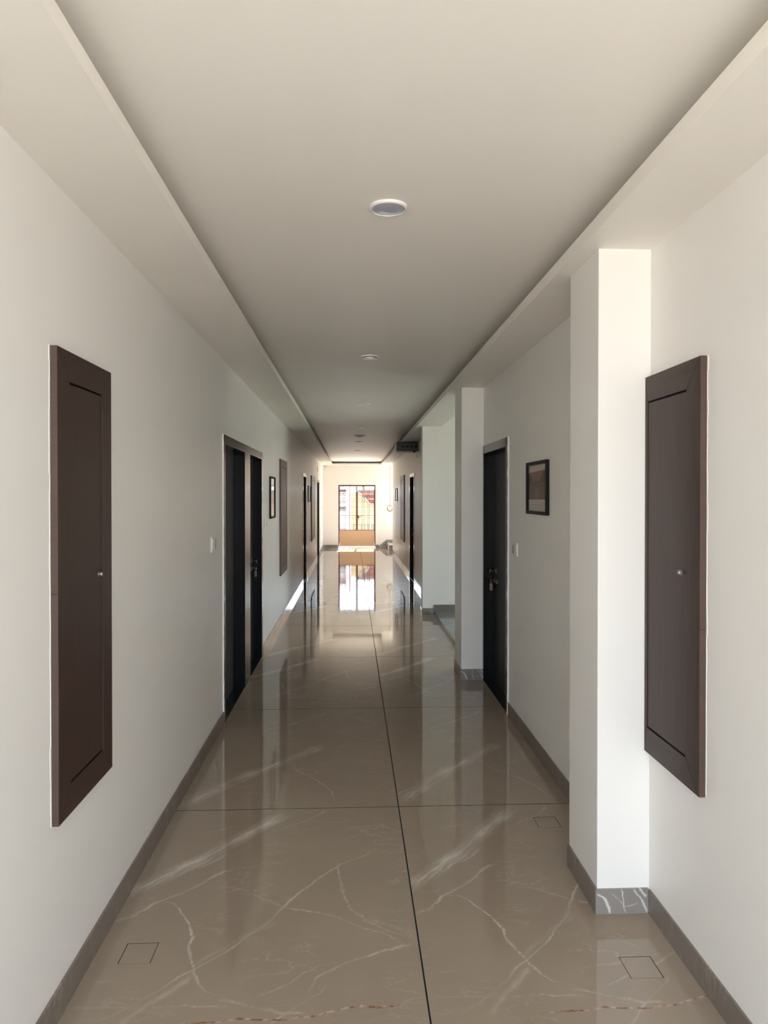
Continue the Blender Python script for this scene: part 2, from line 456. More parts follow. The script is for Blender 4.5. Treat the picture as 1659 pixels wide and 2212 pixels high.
def slab(x0, x1, y0, y1, holes, ox, oy, material):
    """marble slab, square holes cut out for the covers"""
    xs = sorted({x0, x1, *[v for h in holes for v in h[:2]]}); ys = sorted({y0, y1, *[v for h in holes for v in h[2:]]})
    def solid(i, j):
        if i < 0 or j < 0 or i >= len(xs)-1 or j >= len(ys)-1: return False
        cx, cy = (xs[i]+xs[i+1])/2, (ys[j]+ys[j+1])/2
        return not any(h[0] < cx < h[1] and h[2] < cy < h[3] for h in holes)
    mb = MB()
    for i in range(len(xs)-1):
        for j in range(len(ys)-1):
            if not solid(i, j): continue
            a, b_, c, d = xs[i], xs[i+1], ys[j], ys[j+1]
            mb.quad_pts([(a,c,0),(b_,c,0),(b_,d,0),(a,d,0)])
            if not solid(i-1, j): mb.quad_pts([(a,c,-.006),(a,d,-.006),(a,d,0),(a,c,0)], 1)
            if not solid(i+1, j): mb.quad_pts([(b_,c,-.006),(b_,c,0),(b_,d,0),(b_,d,-.006)], 1)
            if not solid(i, j-1): mb.quad_pts([(a,c,-.006),(a,c,0),(b_,c,0),(b_,c,-.006)], 1)
            if not solid(i, j+1): mb.quad_pts([(a,d,-.006),(b_,d,-.006),(b_,d,0),(a,d,0)], 1)
    return mb.build('tile', [material, M['grout']], floor, origin=(ox, oy, 0))

COVERS = [(-0.790, 2.643, 'small square marble inspection cover in floor beside the left wall'),
          (1.034, 2.484, 'small square marble inspection cover in floor in front of the near pillar'),
          (1.008, 3.619, 'small square marble inspection cover in floor behind the near pillar')]
HALF = 0.056
for r_ in range(len(JY)-1):
    y0, y1 = max(JY[r_], YB - 0.3) + 0.0026, min(JY[r_+1], YE + 0.2) - 0.0026
    if y1 <= y0: continue
    material = M['marble_a'] if r_ % 2 == 1 else M['marble_b']
    for x0, x1 in ((-0.952, 0.248), (0.254, 1.203)):
        hs = [(cx-HALF-.0028, cx+HALF+.0028, cy-HALF-.0028, cy+HALF+.0028) for cx, cy, _ in COVERS if x0 < cx < x1 and y0 < cy < y1]
        slab(x0, x1, y0, y1, hs, -0.95 if x0 < 0 else 0.25, JY[r_], material)
for cx, cy, lab in COVERS:
    o = bx(cx-HALF, cx+HALF, cy-HALF, cy+HALF, -0.0058, 0.0002).build('floor_cover', M['marble_a'], origin=(cx, cy, 0))
    tag(o, lab, 'floor cover')

# lobby landing
lob = bx(1.168, 4.3, 6.87, 10.05, 0.0002, 0.040).build('floor', M['grout'], origin=(1.168, 6.87, 0))
tag(lob, 'raised grey-green stone landing of the side lobby behind second pillar', 'floor', kind='structure')
for k, (a, b_) in enumerate(((6.87, 7.66), (7.664, 8.45), (8.454, 9.25), (9.254, 10.05))):
    for c, d in ((1.172, 2.2), (2.204, 3.3), (3.304, 4.3)):
        bx(c, d, a, b_, 0.0405, 0.045).build('tile', M['lobby_slab'], lob, origin=(c, a, 0.0405))
bx(1.160, 1.1715, 6.87, 10.05, 0.001, 0.046).build('nosing', M['granite'], lob)

# ================================================================== walls
def wall_with_openings(name, xa, xb, y0, y1, openings, z1, label, top=2.9):
    mb = MB(); y = y0
    for a, b_, h in openings:
        mb.box(xa, xb, y, a, -0.2, top); mb.box(xa, xb, a, b_, h, top); y = b_
    mb.box(xa, xb, y, y1, -0.2, top)
    o = mb.build(name, M['wall'], origin=(xa, y0, 0))
    return tag(o, label, 'wall', kind='structure')

DL = [(5.266, 6.467), (6.467, 7.553), (13.735, 14.73), (19.21, 20.45)]
DR = [(5.412, 6.460), (13.695, 14.82)]
HD = 2.15
wall_with_openings('wall_left', XL - TH, XL, YB, YE, [(5.266, 7.553, HD), (13.735, 14.73, HD), (19.21, 20.45, HD)], 2.9,
                   'long cream painted wall on the left with two dark doors side by side')
wall_with_openings('wall_right', XR, XR + TH, YB, 6.865, [(5.412, 6.460, HD)], 2.9,
                   'near cream painted wall on the right carrying a framed print')
wall_with_openings('wall_right', XR, XR + TH, 10.05, 21.14, [(13.695, 14.82, HD)], 2.9,
                   'far cream painted wall on the right beyond the side lobby')
# end wall, with the gate opening
GX0, GX1, GZ = -0.455, 0.758, 2.062
mb = MB(); mb.box(XL - TH, GX0, YE, YE + TH, -0.2, 3.2); mb.box(GX1, 1.65, YE, YE + TH, -0.2, 3.2); mb.box(2.55, 4.0, YE, YE + TH, -0.2, 3.2); mb.box(1.65, 2.55, YE, YE + TH, -0.2, 1.15); mb.box(1.65, 2.55, YE, YE + TH, 2.35, 3.2); mb.box(GX0, GX1, YE, YE + TH, GZ, 3.2)
tag(mb.build('wall_end', M['wall'], origin=(0, YE, 0)), 'cream end wall around the maroon grille gate', 'wall', kind='structure')
root = empty('added_window_1', (2.1, YE + 0.1, 1.15), 'added unseen maroon framed window letting sun into the stair hall', 'window', kind='structure')  # added out of view; sun through it bounces onto the far end
for a, b_, c, d in ((1.651, 1.69, 1.151, 2.349), (2.51, 2.549, 1.151, 2.349), (1.69, 2.51, 1.151, 1.19), (1.69, 2.51, 2.31, 2.349), (2.08, 2.12, 1.19, 2.31)):
    bx(a, b_, YE + 0.10, YE + 0.14, c, d).build('added_window_frame', M['gate_red'], root)
# entrance wall behind the camera
EX0, EX1, EZ = -0.94, 1.19, 2.68
mb = MB(); mb.box(XL - TH, EX0, YB - TH, YB, -0.2, 3.2); mb.box(EX1, XR + TH, YB - TH, YB, -0.2, 3.2); mb.box(EX0, EX1, YB - TH, YB, EZ, 3.2)
tag(mb.build('wall_back', M['wall'], origin=(0, YB, 0)), 'cream wall around the open entrance behind the viewer', 'wall', kind='structure')
# side lobby shell
mb = MB(); mb.box(XR + TH, 4.3, 6.865 - 0.2, 6.865, -0.2, 3.4)
tag(mb.build('wall_lobby_near', M['wall'], origin=(1.5, 6.8, 0)), 'near side wall of the side lobby', 'wall', kind='structure')
mb = MB(); mb.box(XR + TH, 4.3, 10.05, 10.25, -0.2, 3.4); mb.box(XR, XR + TH, 10.05, 10.25, 2.9, 3.4)
tag(mb.build('wall_lobby_far', M['wall'], origin=(1.5, 10.05, 0)), 'pale far wall of the side lobby facing the corridor', 'wall', kind='structure')
mb = MB(); mb.box(4.2, 4.4, 6.665, 8.45, -0.2, 3.4); mb.box(4.2, 4.4, 9.95, 10.25, -0.2, 3.4); mb.box(4.2, 4.4, 8.45, 9.95, 2.35, 3.4)
tag(mb.build('wall_lobby_outer', M['wall'], origin=(4.2, 6.7, 0)), 'outer wall of the side lobby around its wide opening', 'wall', kind='structure')
tag(bx(1.17, 4.4, 6.665, 10.25, 3.4, 3.55).build('ceiling', M['ceiling'], origin=(1.2, 6.7, 3.4)), 'high cream ceiling over the side lobby', 'ceiling', kind='structure')
tag(bx(1.17, 1.22, 6.865, 10.05, ZS, 3.4).build('trim_4', M['wall'], origin=(1.17, 6.865, ZS)), 'cream beam over the opening to the side lobby', 'beam', kind='structure')
# stair hall shell
mb = MB(); mb.box(XR + TH, 4.0, 20.94, 21.14, -0.2, 3.2)
tag(mb.build('wall_stair_near', M['wall'], origin=(1.5, 20.94, 0)), 'near side wall of the stair hall at the far end', 'wall', kind='structure')
mb = MB(); mb.box(2.9, 3.1, 20.94, 21.45, -0.2, 3.2); mb.box(2.9, 3.1, 22.85, YE, -0.2, 3.2); mb.box(2.9, 3.1, 21.45, 22.85, -0.2, 0.9); mb.box(2.9, 3.1, 21.45, 22.85, 2.2, 3.2)
tag(mb.build('wall_stair_outer', M['wall'], origin=(3.9, 21, 0)), 'outer wall of the stair hall around its window opening', 'wall', kind='structure')
tag(bx(XR, 4.0, 20.94, YE + TH, ZS, 2.85).build('ceiling', M['ceiling'], origin=(1.2, 21, ZS)), 'cream ceiling over the stair hall at the far end', 'ceiling', kind='structure')
tag(bx(XR + 0.3, 4.0, 20.94, YE, -0.2, 0.0).build('floor', M['marble_step'], origin=(1.5, 21, 0)), 'pale floor of the stair hall at the far end', 'floor', kind='structure')
# pillars
def pillar(x0, y0, y1, label):
    tag(bx(x0, XR + 0.001, y0, y1, 0, ZS + 0.02).build('pillar', M['wall'], origin=(x0, y0, 0), bevel=0.004), label, 'pillar', kind='structure')
pillar(0.990, 2.815, 3.186, 'bright cream pillar nearest the viewer on the right')
pillar(1.000, 6.460, 6.868, 'slim cream pillar between the dark door and the side lobby')
pillar(0.998, 10.050, 10.260, 'pale pillar at the far side of the side lobby')

# ================================================================== ceiling and soffits
tag(bx(XL - TH, XR + TH, YB - TH, YE + TH, ZC, ZC + 0.15).build('ceiling', M['ceiling'], origin=(0, 0, ZC)), 'long recessed cream ceiling with a row of round lamps', 'ceiling', kind='structure')
def soffit(name, edge, wallx, y0, y1, zb, ztop, label):
    s = 1 if wallx < edge else -1
    mb = MB()
    mb.box(wallx - s*0.05, edge, y0, y1, zb, zb + 0.013)
    mb.box(edge - s*0.013, edge, y0, y1, zb + 0.013, ztop)
    return tag(mb.build(name, M['ceiling'], origin=(edge, y0, zb)), label, 'soffit', kind='structure')
soffit('trim_1', -0.632, XL, YB, 22.66, 2.698, 2.745, 'dropped cream ceiling border along the left wall')
soffit('trim_2', 0.914, XR + 0.015, YB, 22.66, 2.685, 2.738, 'dropped cream ceiling border along the right wall')
mb = MB(); mb.box(XL, XR + 0.02, 22.66, YE + 0.05, 2.688, 2.701); mb.box(-0.632, 0.914, 22.66, 22.673, 2.701, 2.740)
tag(mb.build('trim_3', M['ceiling'], origin=(0, 22.66, 2.69)), 'dropped cream ceiling border above the far gate', 'soffit', kind='structure')
# roof slab keeps daylight out
tag(bx(XL - TH, 4.4, YB - TH, YE + TH, 3.56, 3.7).build('roof', M['ext_wall'], origin=(0, 0, 3.56)), 'flat roof slab over the whole corridor', 'roof', kind='structure')
mb = MB(); mb.box(XL - TH, XL - TH + 0.02, YB - TH, YE + TH, 2.9, 3.56); mb.box(XR + TH, XR + TH + .02, YB - TH, 6.66, 2.9, 3.56); mb.box(XR + TH, XR + TH + .02, 10.25, YE + TH, 2.85, 3.56)
tag(mb.build('wall_parapet', M['ext_wall'], origin=(0, 0, 2.9)), 'upper outer wall strip under the roof slab', 'wall', kind='structure')

# ================================================================== skirting
def skirting(name, segs, label):
    """segs: list of ('y', xface, side, y0, y1) or ('x', yface, x0, x1, z)"""
    root = empty(name, (0, 0, 0), label, 'skirting', kind='structure')
    for s in segs:
        if s[0] == 'y':
            _, xf, sd, y0, y1 = s
            cuts = [y0] + [c for c in [j + 0.9 for j in JY] + JY if y0 + 0.15 < c < y1 - 0.15] + [y1]
            cuts = sorted(cuts)
            cuts = [cuts[0]] + [c for i, c in enumerate(cuts[1:-1]) if i % 2 == 1] + [cuts[-1]]
            for a, b_ in zip(cuts[:-1], cuts[1:]):
                bx(xf, xf + sd*0.0095, a + 0.0015, b_ - 0.0015, 0.0003, 0.1).build('skirting_tile', M['marble_sk'], root, origin=(xf, a, 0))
        else:
            _, yf, x0, x1, z = s
            bx(x0, x1, yf, yf + 0.0095, z, z + 0.1).build('skirting_tile', M['marble_sk'], root, origin=(x0, yf, 0))
    return root
skirting('baseboard_left', [('y', SKL, -1, YB, 5.262), ('y', SKL, -1, 7.557, 13.731), ('y', SKL, -1, 14.734, 19.206), ('y', SKL, -1, 20.454, YE - 0.012)],
         'brown marble skirting along the foot of the left wall')
skirting('baseboard_right', [('y', SKR, 1, YB, 2.804), ('y', SKR, 1, 3.188, 5.408), ('y', SKR, 1, 10.262, 13.691), ('y', SKR, 1, 14.824, 21.14)],
         'brown marble skirting along the foot of the right wall')
def pillar_skirt(x0, y0, y1, label):
    root = empty('trim_skirting', (x0, y0, 0), label, 'skirting', kind='structure')
    bx(x0 - 0.0085, XR - 0.0085, y0 - 0.0095, y0 - 0.0002, 0.0003, 0.101).build('skirting_tile', M['marble_sk2'], root, origin=(x0, y0, 0))
    bx(x0 - 0.0085, x0 - 0.0002, y0, y1, 0.0003, 0.1).build('skirting_tile', M['marble_sk'], root, origin=(x0, y0, 0))
SK2 = [([(.0,.09),(.03,.06),(.055,.0)], .006, .7), ([(.10,.11),(.105,.03),(.12,.0)], .003, .5), ([(.15,.1),(.18,.06),(.2,.0)], .005, .6), ([(.05,.08),(.12,.03),(.17,.04)], .002, .4), ([(.17,.1),(.2,.075)], .006, .6)]
def skirt_front():
    m = marble('marble_skirting_veined', None, None, ripple=False, rough=0.1, base=(0.27, 0.245, 0.225))
    nt = m.node_tree; b = nt.nodes['Principled BSDF']
    prev_col = b.inputs['Base Color'].links[0].from_socket
    tc = N(nt, 'TexCoord'); sp = N(nt, 'SeparateXYZ'); cb = N(nt, 'CombineXYZ')
    nz = N(nt, 'TexNoise'); nz.inputs['Scale'].default_value = 25; nz.inputs['Detail'].default_value = 4
    nt.links.new(tc.outputs['Object'], nz.inputs['Vector'])
    sb = N(nt, 'VectorMath', operation='SUBTRACT'); sb.inputs[1].default_value = (.5, .5, .5); nt.links.new(nz.outputs['Color'], sb.inputs[0])
    sc_ = N(nt, 'VectorMath', operation='SCALE'); sc_.inputs['Scale'].default_value = 0.02; nt.links.new(sb.outputs[0], sc_.inputs[0])
    nt.links.new(tc.outputs['Object'], sp.inputs[0]); nt.links.new(sp.outputs['X'], cb.inputs['X']); nt.links.new(sp.outputs['Z'], cb.inputs['Y'])
    ad = N(nt, 'VectorMath', operation='ADD'); nt.links.new(cb.outputs[0], ad.inputs[0]); nt.links.new(sc_.outputs[0], ad.inputs[1])
    fl = N(nt, 'VectorMath', operation='MULTIPLY'); fl.inputs[1].default_value = (1, 1, 0); nt.links.new(ad.outputs[0], fl.inputs[0])
    prev = vein_chain(nt, fl.outputs[0], SK2, S=0.25)
    mv = N(nt, 'MixRGB'); nt.links.new(prev, mv.inputs[0]); nt.links.new(prev_col, mv.inputs[1]); mv.inputs[2].default_value = (0.72, 0.68, 0.64, 1)
    nt.links.new(mv.outputs[0], b.inputs['Base Color'])
    return m
M['marble_sk2'] = skirt_front()
pillar_skirt(0.990, 2.815, 3.186, 'veined grey marble skirting around the near pillar')
pillar_skirt(1.000, 6.460, 6.868, 'veined grey marble skirting around the slim second pillar')
r0 = empty('trim_skirting', (0.998, 10.05, 0), 'brown marble skirting at the foot of the far lobby wall', 'skirting', kind='structure')
bx(0.990, 1.158, 10.040, 10.0495, 0.0003, 0.095).build('skirting_tile', M['marble_sk'], r0)
bx(0.990, 0.9975, 10.05, 10.26, 0.0003, 0.095).build('skirting_tile', M['marble_sk'], r0)
bx(1.161, 4.2, 10.040, 10.0495, 0.0455, 0.143).build('skirting_tile', M['marble_sk'], r0)
skirting('baseboard_end', [('x', YE - 0.0097, SKL + 0.0005, -0.470, 0.0003), ('x', YE - 0.0097, 0.772, 0.868, 0.0003)], 'tan marble skirting on the end wall beside the gate')

# ================================================================== flush doors in granite frames
def door(idx, side, y0, y1, jn, jf, label, hardware=None, white_edge=True):
    """side -1: left wall, +1: right wall; y0/y1 outer frame; jn/jf near and far jamb widths"""
    wx = XL if side < 0 else XR
    def X(d): return wx + side*d          # d>0: into the wall
    root = empty('door_%d' % idx, (wx, (y0+y1)/2, 0), label, 'door', kind='structure')
    a, b_ = y0 + jn, y1 - jf
    g = M['granite']
    bx(X(-0.008), X(0.12), y0, a, 0.0, HD).build('jamb', g, root, bevel=0.002)
    bx(X(-0.008), X(0.12), b_, y1, 0.0, HD).build('jamb', g, root, bevel=0.002)
    bx(X(-0.007), X(0.12), a, b_, 2.078, HD).build('header', g, root, bevel=0.002)
    bx(X(-0.004), X(0.16), a, b_, -0.005, 0.004).build('threshold', g, root)
    lf = bx(X(0.086), X(0.122), a + 0.002, b_ - 0.002, 0.006, 2.076).build('leaf', M['leaf'], root)
    bx(X(0.083), X(0.0865), a + 0.002, a + 0.012, 0.006, 2.076).build('stop_bead', M['gap'], lf)
    bx(X(0.083), X(0.0865), a + 0.012, b_ - 0.002, 2.062, 2.076).build('stop_bead', M['gap'], lf)
    if white_edge:
        mb = MB(); n = 46
        pts = []
        for i in range(n + 1):
            z = HD * i / n
            pts.append((z, 0.003 + 0.012*random.random()**2*(1.0 if i % 4 else 2.2)))
        for (z0, w0), (z1, w1) in zip(pts[:-1], pts[1:]):
            for d0, d1 in ((-0.0015, -0.0015),):
                mb.quad_pts([(X(-0.0095), y0 - 0.006, z0), (X(-0.0095), y0 + w0 - 0.002, z0), (X(-0.0095), y0 + w1 - 0.002, z1), (X(-0.0095), y0 - 0.006, z1)])
            mb.quad_pts([(X(0.001), y0 - 0.006, z0), (X(-0.0095), y0 - 0.006, z0), (X(-0.0095), y0 - 0.006, z1), (X(0.001), y0 - 0.006, z1)])
        o = mb.build('paint_edge', M['caulk'], root); o['label'] = 'uneven white paint line along frame'
        if True:
            md = o.modifiers.new('solid', 'SOLIDIFY'); md.thickness = 0.001
    if hardware:
        zb, zl = hardware
        yb = b_ - 0.10
        # sliding bolt with staple and hanging padlock
        h = MB(); h.box(X(0.078), X(0.087), yb - 0.035, yb + 0.035, zb - 0.018, zb + 0.018)
        h.tube([(X(0.079), yb, zb), (X(0.040), yb, zb)], 0.006, 10)
        h.tube([(X(0.040), yb - 0.004, zb), (X(0.040), yb + 0.045, zb), (X(0.040), yb + 0.050, zb - 0.028)], 0.006, 10)
        o = h.build('handle', M['old_steel'], lf, smooth=True); o['label'] = 'steel lever handle'
        h = MB(); h.tube([(X(0.072), yb - 0.10, zl), (X(0.072), yb + 0.075, zl)], 0.009, 10)
        h.box(X(0.078), X(0.087), yb - 0.08, yb + 0.06, zl - 0.02, zl + 0.02)
        h.tube([(X(0.075), yb - 0.03, zl), (X(0.035), yb - 0.03, zl)], 0.008, 10)
        h.lathe([(0.004, 0), (0.014, 0.001), (0.016, 0.01), (0.008, 0.016)], (X(0.045), yb - 0.03, zl), (-side, 0, 0), 14)
        o = h.build('bolt', M['old_steel'], lf, smooth=True); o['label'] = 'steel sliding bolt'
        h = MB(); py = yb + 0.045; c = X(0.05)
        h.box(c - 0.009, c + 0.009, py - 0.024, py + 0.024, zl - 0.090, zl - 0.035)
        h.tube([(c, py + 0.017*math.cos(t), zl - 0.036 + 0.034*math.sin(t)) for t in [math.pi*i/10 for i in range(11)]], 0.0045, 8)
        o = h.build('padlock', M['brass'] if side < 0 else M['tagcard'], lf, bevel=0.003); o['label'] = 'hanging padlock'
    return root

door(1, -1, 5.266, 6.467, 0.085, 0.163, 'dark brown flush door in black granite frame, nearest on the left')
door(2, -1, 6.467, 7.553, 0.163, 0.085, 'dark flush door with brass padlock, second of the left pair', hardware=(1.022, 0.945), white_edge=False)
door(3, -1, 13.735, 14.73, 0.085, 0.085, 'dark door in polished granite frame on the left beyond second cabinet', hardware=(1.022, 0.945), white_edge=False)
door(4, -1, 19.21, 20.45, 0.085, 0.085, 'farthest dark door on the left wall near the end wall', white_edge=False)
door(5, 1, 5.412, 6.460, 0.085, 0.045, 'dark door in black granite frame beside slim right pillar', hardware=(1.022, 0.930))
door(6, 1, 13.695, 14.82, 0.085, 0.085, 'dark door in granite frame on the far right wall', hardware=(1.022, 0.945), white_edge=False)

# ================================================================== flush wall cabinets
def cabinet(side, y0, y1, z0, z1, knob_y, knob_z, label, joint_z, group='dark wooden cabinets let into the corridor walls', Wf=0.1):
    wx = XL if side < 0 else XR
    def X(d): return wx - side*d          # d>0: proud of the wall
    root = empty('wall_cabinet', (wx, (y0+y1)/2, z0), label, 'cabinet', group)
    T = 0.024; Wd = 0.1
    bx(X(-0.06), X(0.010), y0 + 0.006, y1 - 0.006, z0 + 0.006, z1 - 0.006).build('carcass', M['gap'], root)
    def bar(poly, nm, m_):
        MB().prism(poly, 'x', X(0.010), X(T)).build(nm, m_, root, bevel=0.0012)
    e = 0.0006
    bar([(y0, z0), (y0+Wd-e, z0+Wd), (y0+Wd-e, z1-Wd), (y0, z1)], 'stile', M['wood'])
    bar([(y1, z0), (y1, z1), (y1-Wf+e, z1-Wd), (y1-Wf+e, z0+Wd)], 'stile', M['wood'])
    bar([(y0+e, z0), (y1-e, z0), (y1-Wf, z0+Wd-e), (y0+Wd, z0+Wd-e)], 'rail', M['woodrail'])
    bar([(y0+e, z1), (y0+Wd, z1-Wd+e), (y1-Wf, z1-Wd+e), (y1-e, z1)], 'rail', M['woodrail'])
    gp = 0.0035
    pn = bx(X(0.011), X(0.0215), y0+Wd+gp*0.5, y1-Wf-gp*0.5, z0+Wd+gp*1.7, z1-Wd-gp*1.7).build('door_panel', M['wood'], root, bevel=0.0012)
    k = MB().lathe([(0.010, -0.001), (0.010, 0.002), (0.005, 0.004), (0.007, 0.007), (0.009, 0.010), (0.007, 0.014), (0.002, 0.0155)], (X(0.0215), knob_y, knob_z), (-side, 0, 0), 18)
    o = k.build('knob', M['steel'], pn, smooth=True); o['label'] = 'small steel knob'
    # edge banding on the side facing the viewer, in two lengths, and the sealant bead behind it
    for a, b_ in ((z0, joint_z - 0.001), (joint_z + 0.001, z1)):
        bx(X(0.0005), X(T - 0.0008), y0 - 0.0012, y0 - 0.0001, a, b_).build('edge_band', M['edge'], root)
    s = MB(); n = 30
    for i in range(n):
        a, b_ = z0 + (z1-z0)*i/n, z0 + (z1-z0)*(i+1)/n
        w = 0.004 + 0.006*random.random()
        s.box(X(0.0), X(0.0015), y0 - w, y0 - 0.0014, a, b_)
    o = s.build('sealant_bead', M['caulk'], root); o['label'] = 'white sealant bead against the wall'
    bx(X(0.0), X(0.0095), y0 + 0.001, y1 - 0.001, z0 + 0.001, z0 + 0.0058).build('back_lip', M['wood'], root)
    bx(X(0.0), X(0.0095), y0 + 0.001, y1 - 0.001, z1 - 0.0058, z1 - 0.001).build('back_lip', M['wood'], root)
    return root
cabinet(-1, 2.285, 2.785, 0.640, 2.167, 2.650, 1.403, 'tall dark brown wall cabinet nearest the viewer on the left wall', 1.380)
cabinet(1, 2.360, 2.812, 0.662, 2.168, 2.495, 1.416, 'tall dark brown wall cabinet beside the near right pillar', 1.235, Wf=0.024)
cabinet(-1, 9.315, 10.205, 0.643, 2.180, 10.03, 1.405, 'tall dark brown wall cabinet on the left after the framed picture', 1.30)
cabinet(-1, 16.41, 17.85, 0.650, 2.170, 17.65, 1.405, 'farthest dark brown wall cabinet on the left wall', 1.30)
cabinet(1, 16.24, 17.40, 0.635, 2.178, 16.45, 1.405, 'tall dark brown wall cabinet on the far right wall', 1.30)

# ================================================================== framed pictures
def picture(side, y0, y1, z0, z1, label, bw=0.022, depth=0.022, art=False, frame_mat='frame_black', tilt=0.0):
    wx = XL if side < 0 else XR
    def X(d): return wx - side*d
    root = empty('picture_frame', (wx, (y0+y1)/2, z0), label, 'picture', 'framed pictures on the corridor walls')
    f = M[frame_mat]
    bx(X(0.0008), X(0.004), y0 + 0.004, y1 - 0.004, z0 + 0.004, z1 - 0.004).build('backing', M['frame_black'], root)
    for a, b_, c, d in ((y0, y0+bw, z0, z1), (y1-bw, y1, z0, z1)):
        bx(X(0.0005), X(depth), a, b_, c, d).build('frame_bar', f, root, bevel=0.0015)
    for c, d in ((z0, z0+bw), (z1-bw, z1)):
        bx(X(0.0005), X(depth), y0+bw, y1-bw, c, d).build('frame_bar', f, root, bevel=0.0015)
    A, B, Cc, D = y0+bw, y1-bw, z0+bw, z1-bw
    mb = MB()
    # print coordinates: s from the viewer's left to right, t from top to bottom
    def pt(s, t, d):
        y = (B + (A-B)*s) if side > 0 else (A + (B-A)*s)
        return (X(d), y, D + (Cc-D)*t)
    def poly(pts, d, mi): mb.quad_pts([pt(s, t, d) for s, t in pts], mi)
    mb.box(X(0.004), X(0.0060), A, B, Cc, D, 0)
    if art:
        poly([(0,.16),(1,.12),(1,.75),(0,.75)], 0.0062, 1)
        poly([(0,.40),(.25,.385),(.5,.37),(.75,.38),(1,.38),(1,.75),(0,.75)], 0.0063, 3)
        poly([(0,.18),(.06,.185),(.14,.25),(.20,.24),(.22,.30),(.24,.36),(.30,.375),(.30,.42),(0,.44)], 0.0064, 2)
        poly([(.30,.385),(.36,.36),(.40,.325),(.44,.36),(.62,.36),(.64,.27),(.67,.30),(.86,.135),(1,.125),(1,.36),(.70,.42),(.30,.42)], 0.0064, 2)
        poly([(.5,.415),(.98,.385),(.98,.42),(.55,.44)], 0.0065, 4)
        poly([(.40,.52),(.55,.48),(.62,.75),(.33,.75)], 0.0065, 4)
        poly([(.10,.855),(1,.868),(1,.875),(.10,.862)], 0.0063, 5)
        poly([(.77,.825),(.99,.832),(.99,.842),(.77,.837)], 0.0063, 5)
    mats_ = [M['paper'] if art else M['cream_paper'], M['p_sky'], M['p_dark'], M['p_mid'], M['p_light'], M['ink']]
    o = mb.build('print', mats_, root)
    if art: o['label'] = 'sepia print of an old town square at dusk'
    bx(X(0.0100), X(0.0115), A + 0.0005, B - 0.0005, Cc + 0.0005, D - 0.0005).build('glass_pane', M['glass'], root)
    return root
picture(1, 4.285, 4.790, 1.572, 1.916, 'black framed print of a town square above the right wall switch', bw=0.021, art=True)
picture(-1, 8.198, 8.690, 1.430, 1.920, 'black framed picture on the left wall beside the padlocked door')
picture(-1, 15.28, 15.95, 1.565, 1.920, 'framed picture on the left beyond the third door', frame_mat='woodrail')
picture(1, 18.80, 19.55, 1.563, 1.905, 'framed picture on the far right wall near the stair')

# ================================================================== switches and plates
def switch(side, yc, zc, w, h, label, rockers=2):
    wx = XL if side < 0 else XR
    def X(d): return wx - side*d
    root = empty('light_switch', (wx, yc, zc - h/2), label, 'switch', 'white light switches on the corridor walls')
    bx(X(0.0), X(0.009), yc - w/2, yc + w/2, zc - h/2, zc + h/2).build('plate', M['white_plastic'], root, bevel=0.003)
    iw = (w - 0.026) / rockers
    for i in range(rockers):
        a = yc - w/2 + 0.013 + iw*i
        mb = MB()
        d0, d1 = X(0.0085), X(0.0105); d2 = X(0.0130)
        zb, zt = zc - h/2 + 0.018, zc + h/2 - 0.018
        mb.prism([(d0, zb), (d2 if i % 2 else d1, zb), (d1 if i % 2 else d2, zt), (d0, zt)], 'y', a + 0.001, a + iw - 0.001)
        mb.build('rocker', M['rocker'] if i != rockers-1 else M['switch_grey'], root, bevel=0.001)
    return root
switch(-1, 4.90, 1.360, 0.155, 0.105, 'white light switch on the left wall before the first door', 3)
switch(-1, 7.85, 1.388, 0.155, 0.105, 'white light switch on the left between padlocked door and picture', 2)
switch(1, 5.18, 1.298, 0.150, 0.098, 'white light switch on the right wall beside the granite door frame', 2)
switch(-1, 14.93, 1.312, 0.15, 0.10, 'white light switch on the left beyond the third door', 2)
switch(-1, 22.45, 1.322, 0.22, 0.12, 'white light switch on the left beside the end wall corner', 2)
switch(1, 15.05, 1.40, 0.15, 0.10, 'white light switch on the far right wall beyond the door', 2)
def plate(name, c, sx, sy, sz, label, cat, m_='wall'):
    root = empty(name, c, label, cat, 'painted blank cover plates')
    x, y, z = c
    bx(x - sx/2, x + sx/2, y - sy/2, y + sy/2, z - sz/2, z + sz/2).build('plate', M[m_], root, bevel=0.002)
    if sx > sy:
        for q in (-1, 1): MB().lathe([(0.004, -.001), (0.004, 0.002), (0.001, 0.003)], (x + q*sx*0.36, y - sy/2, z), (0, -1, 0), 10).build('screw', M['steel'], root)
    else:
        s_ = 1 if x < 0 else -1
        for q in (-1, 1): MB().lathe([(0.004, -.001), (0.004, 0.002), (0.001, 0.003)], (x + s_*sx/2, y, z + q*sz*0.36), (s_, 0, 0), 10).build('screw', M['steel'], root)
plate('cover_plate', (0.209, YE - 0.005, 2.42), 0.14, 0.010, 0.12, 'square painted cover plate high above the far gate', 'cover plate')
plate('cover_plate', (1.024, YE - 0.005, 1.526), 0.13, 0.010, 0.105, 'painted cover plate on the end wall beside the cable coil', 'cover plate')
plate('cover_plate', (XL + 0.005, 7.88, 2.355), 0.010, 0.07, 0.15, 'small painted cover plate high on the left above the padlocked door', 'cover plate')
plate('cover_plate', (XL + 0.005, 19.73, 2.435), 0.010, 0.30, 0.12, 'small painted cover plate high on the left near the end wall', 'cover plate')

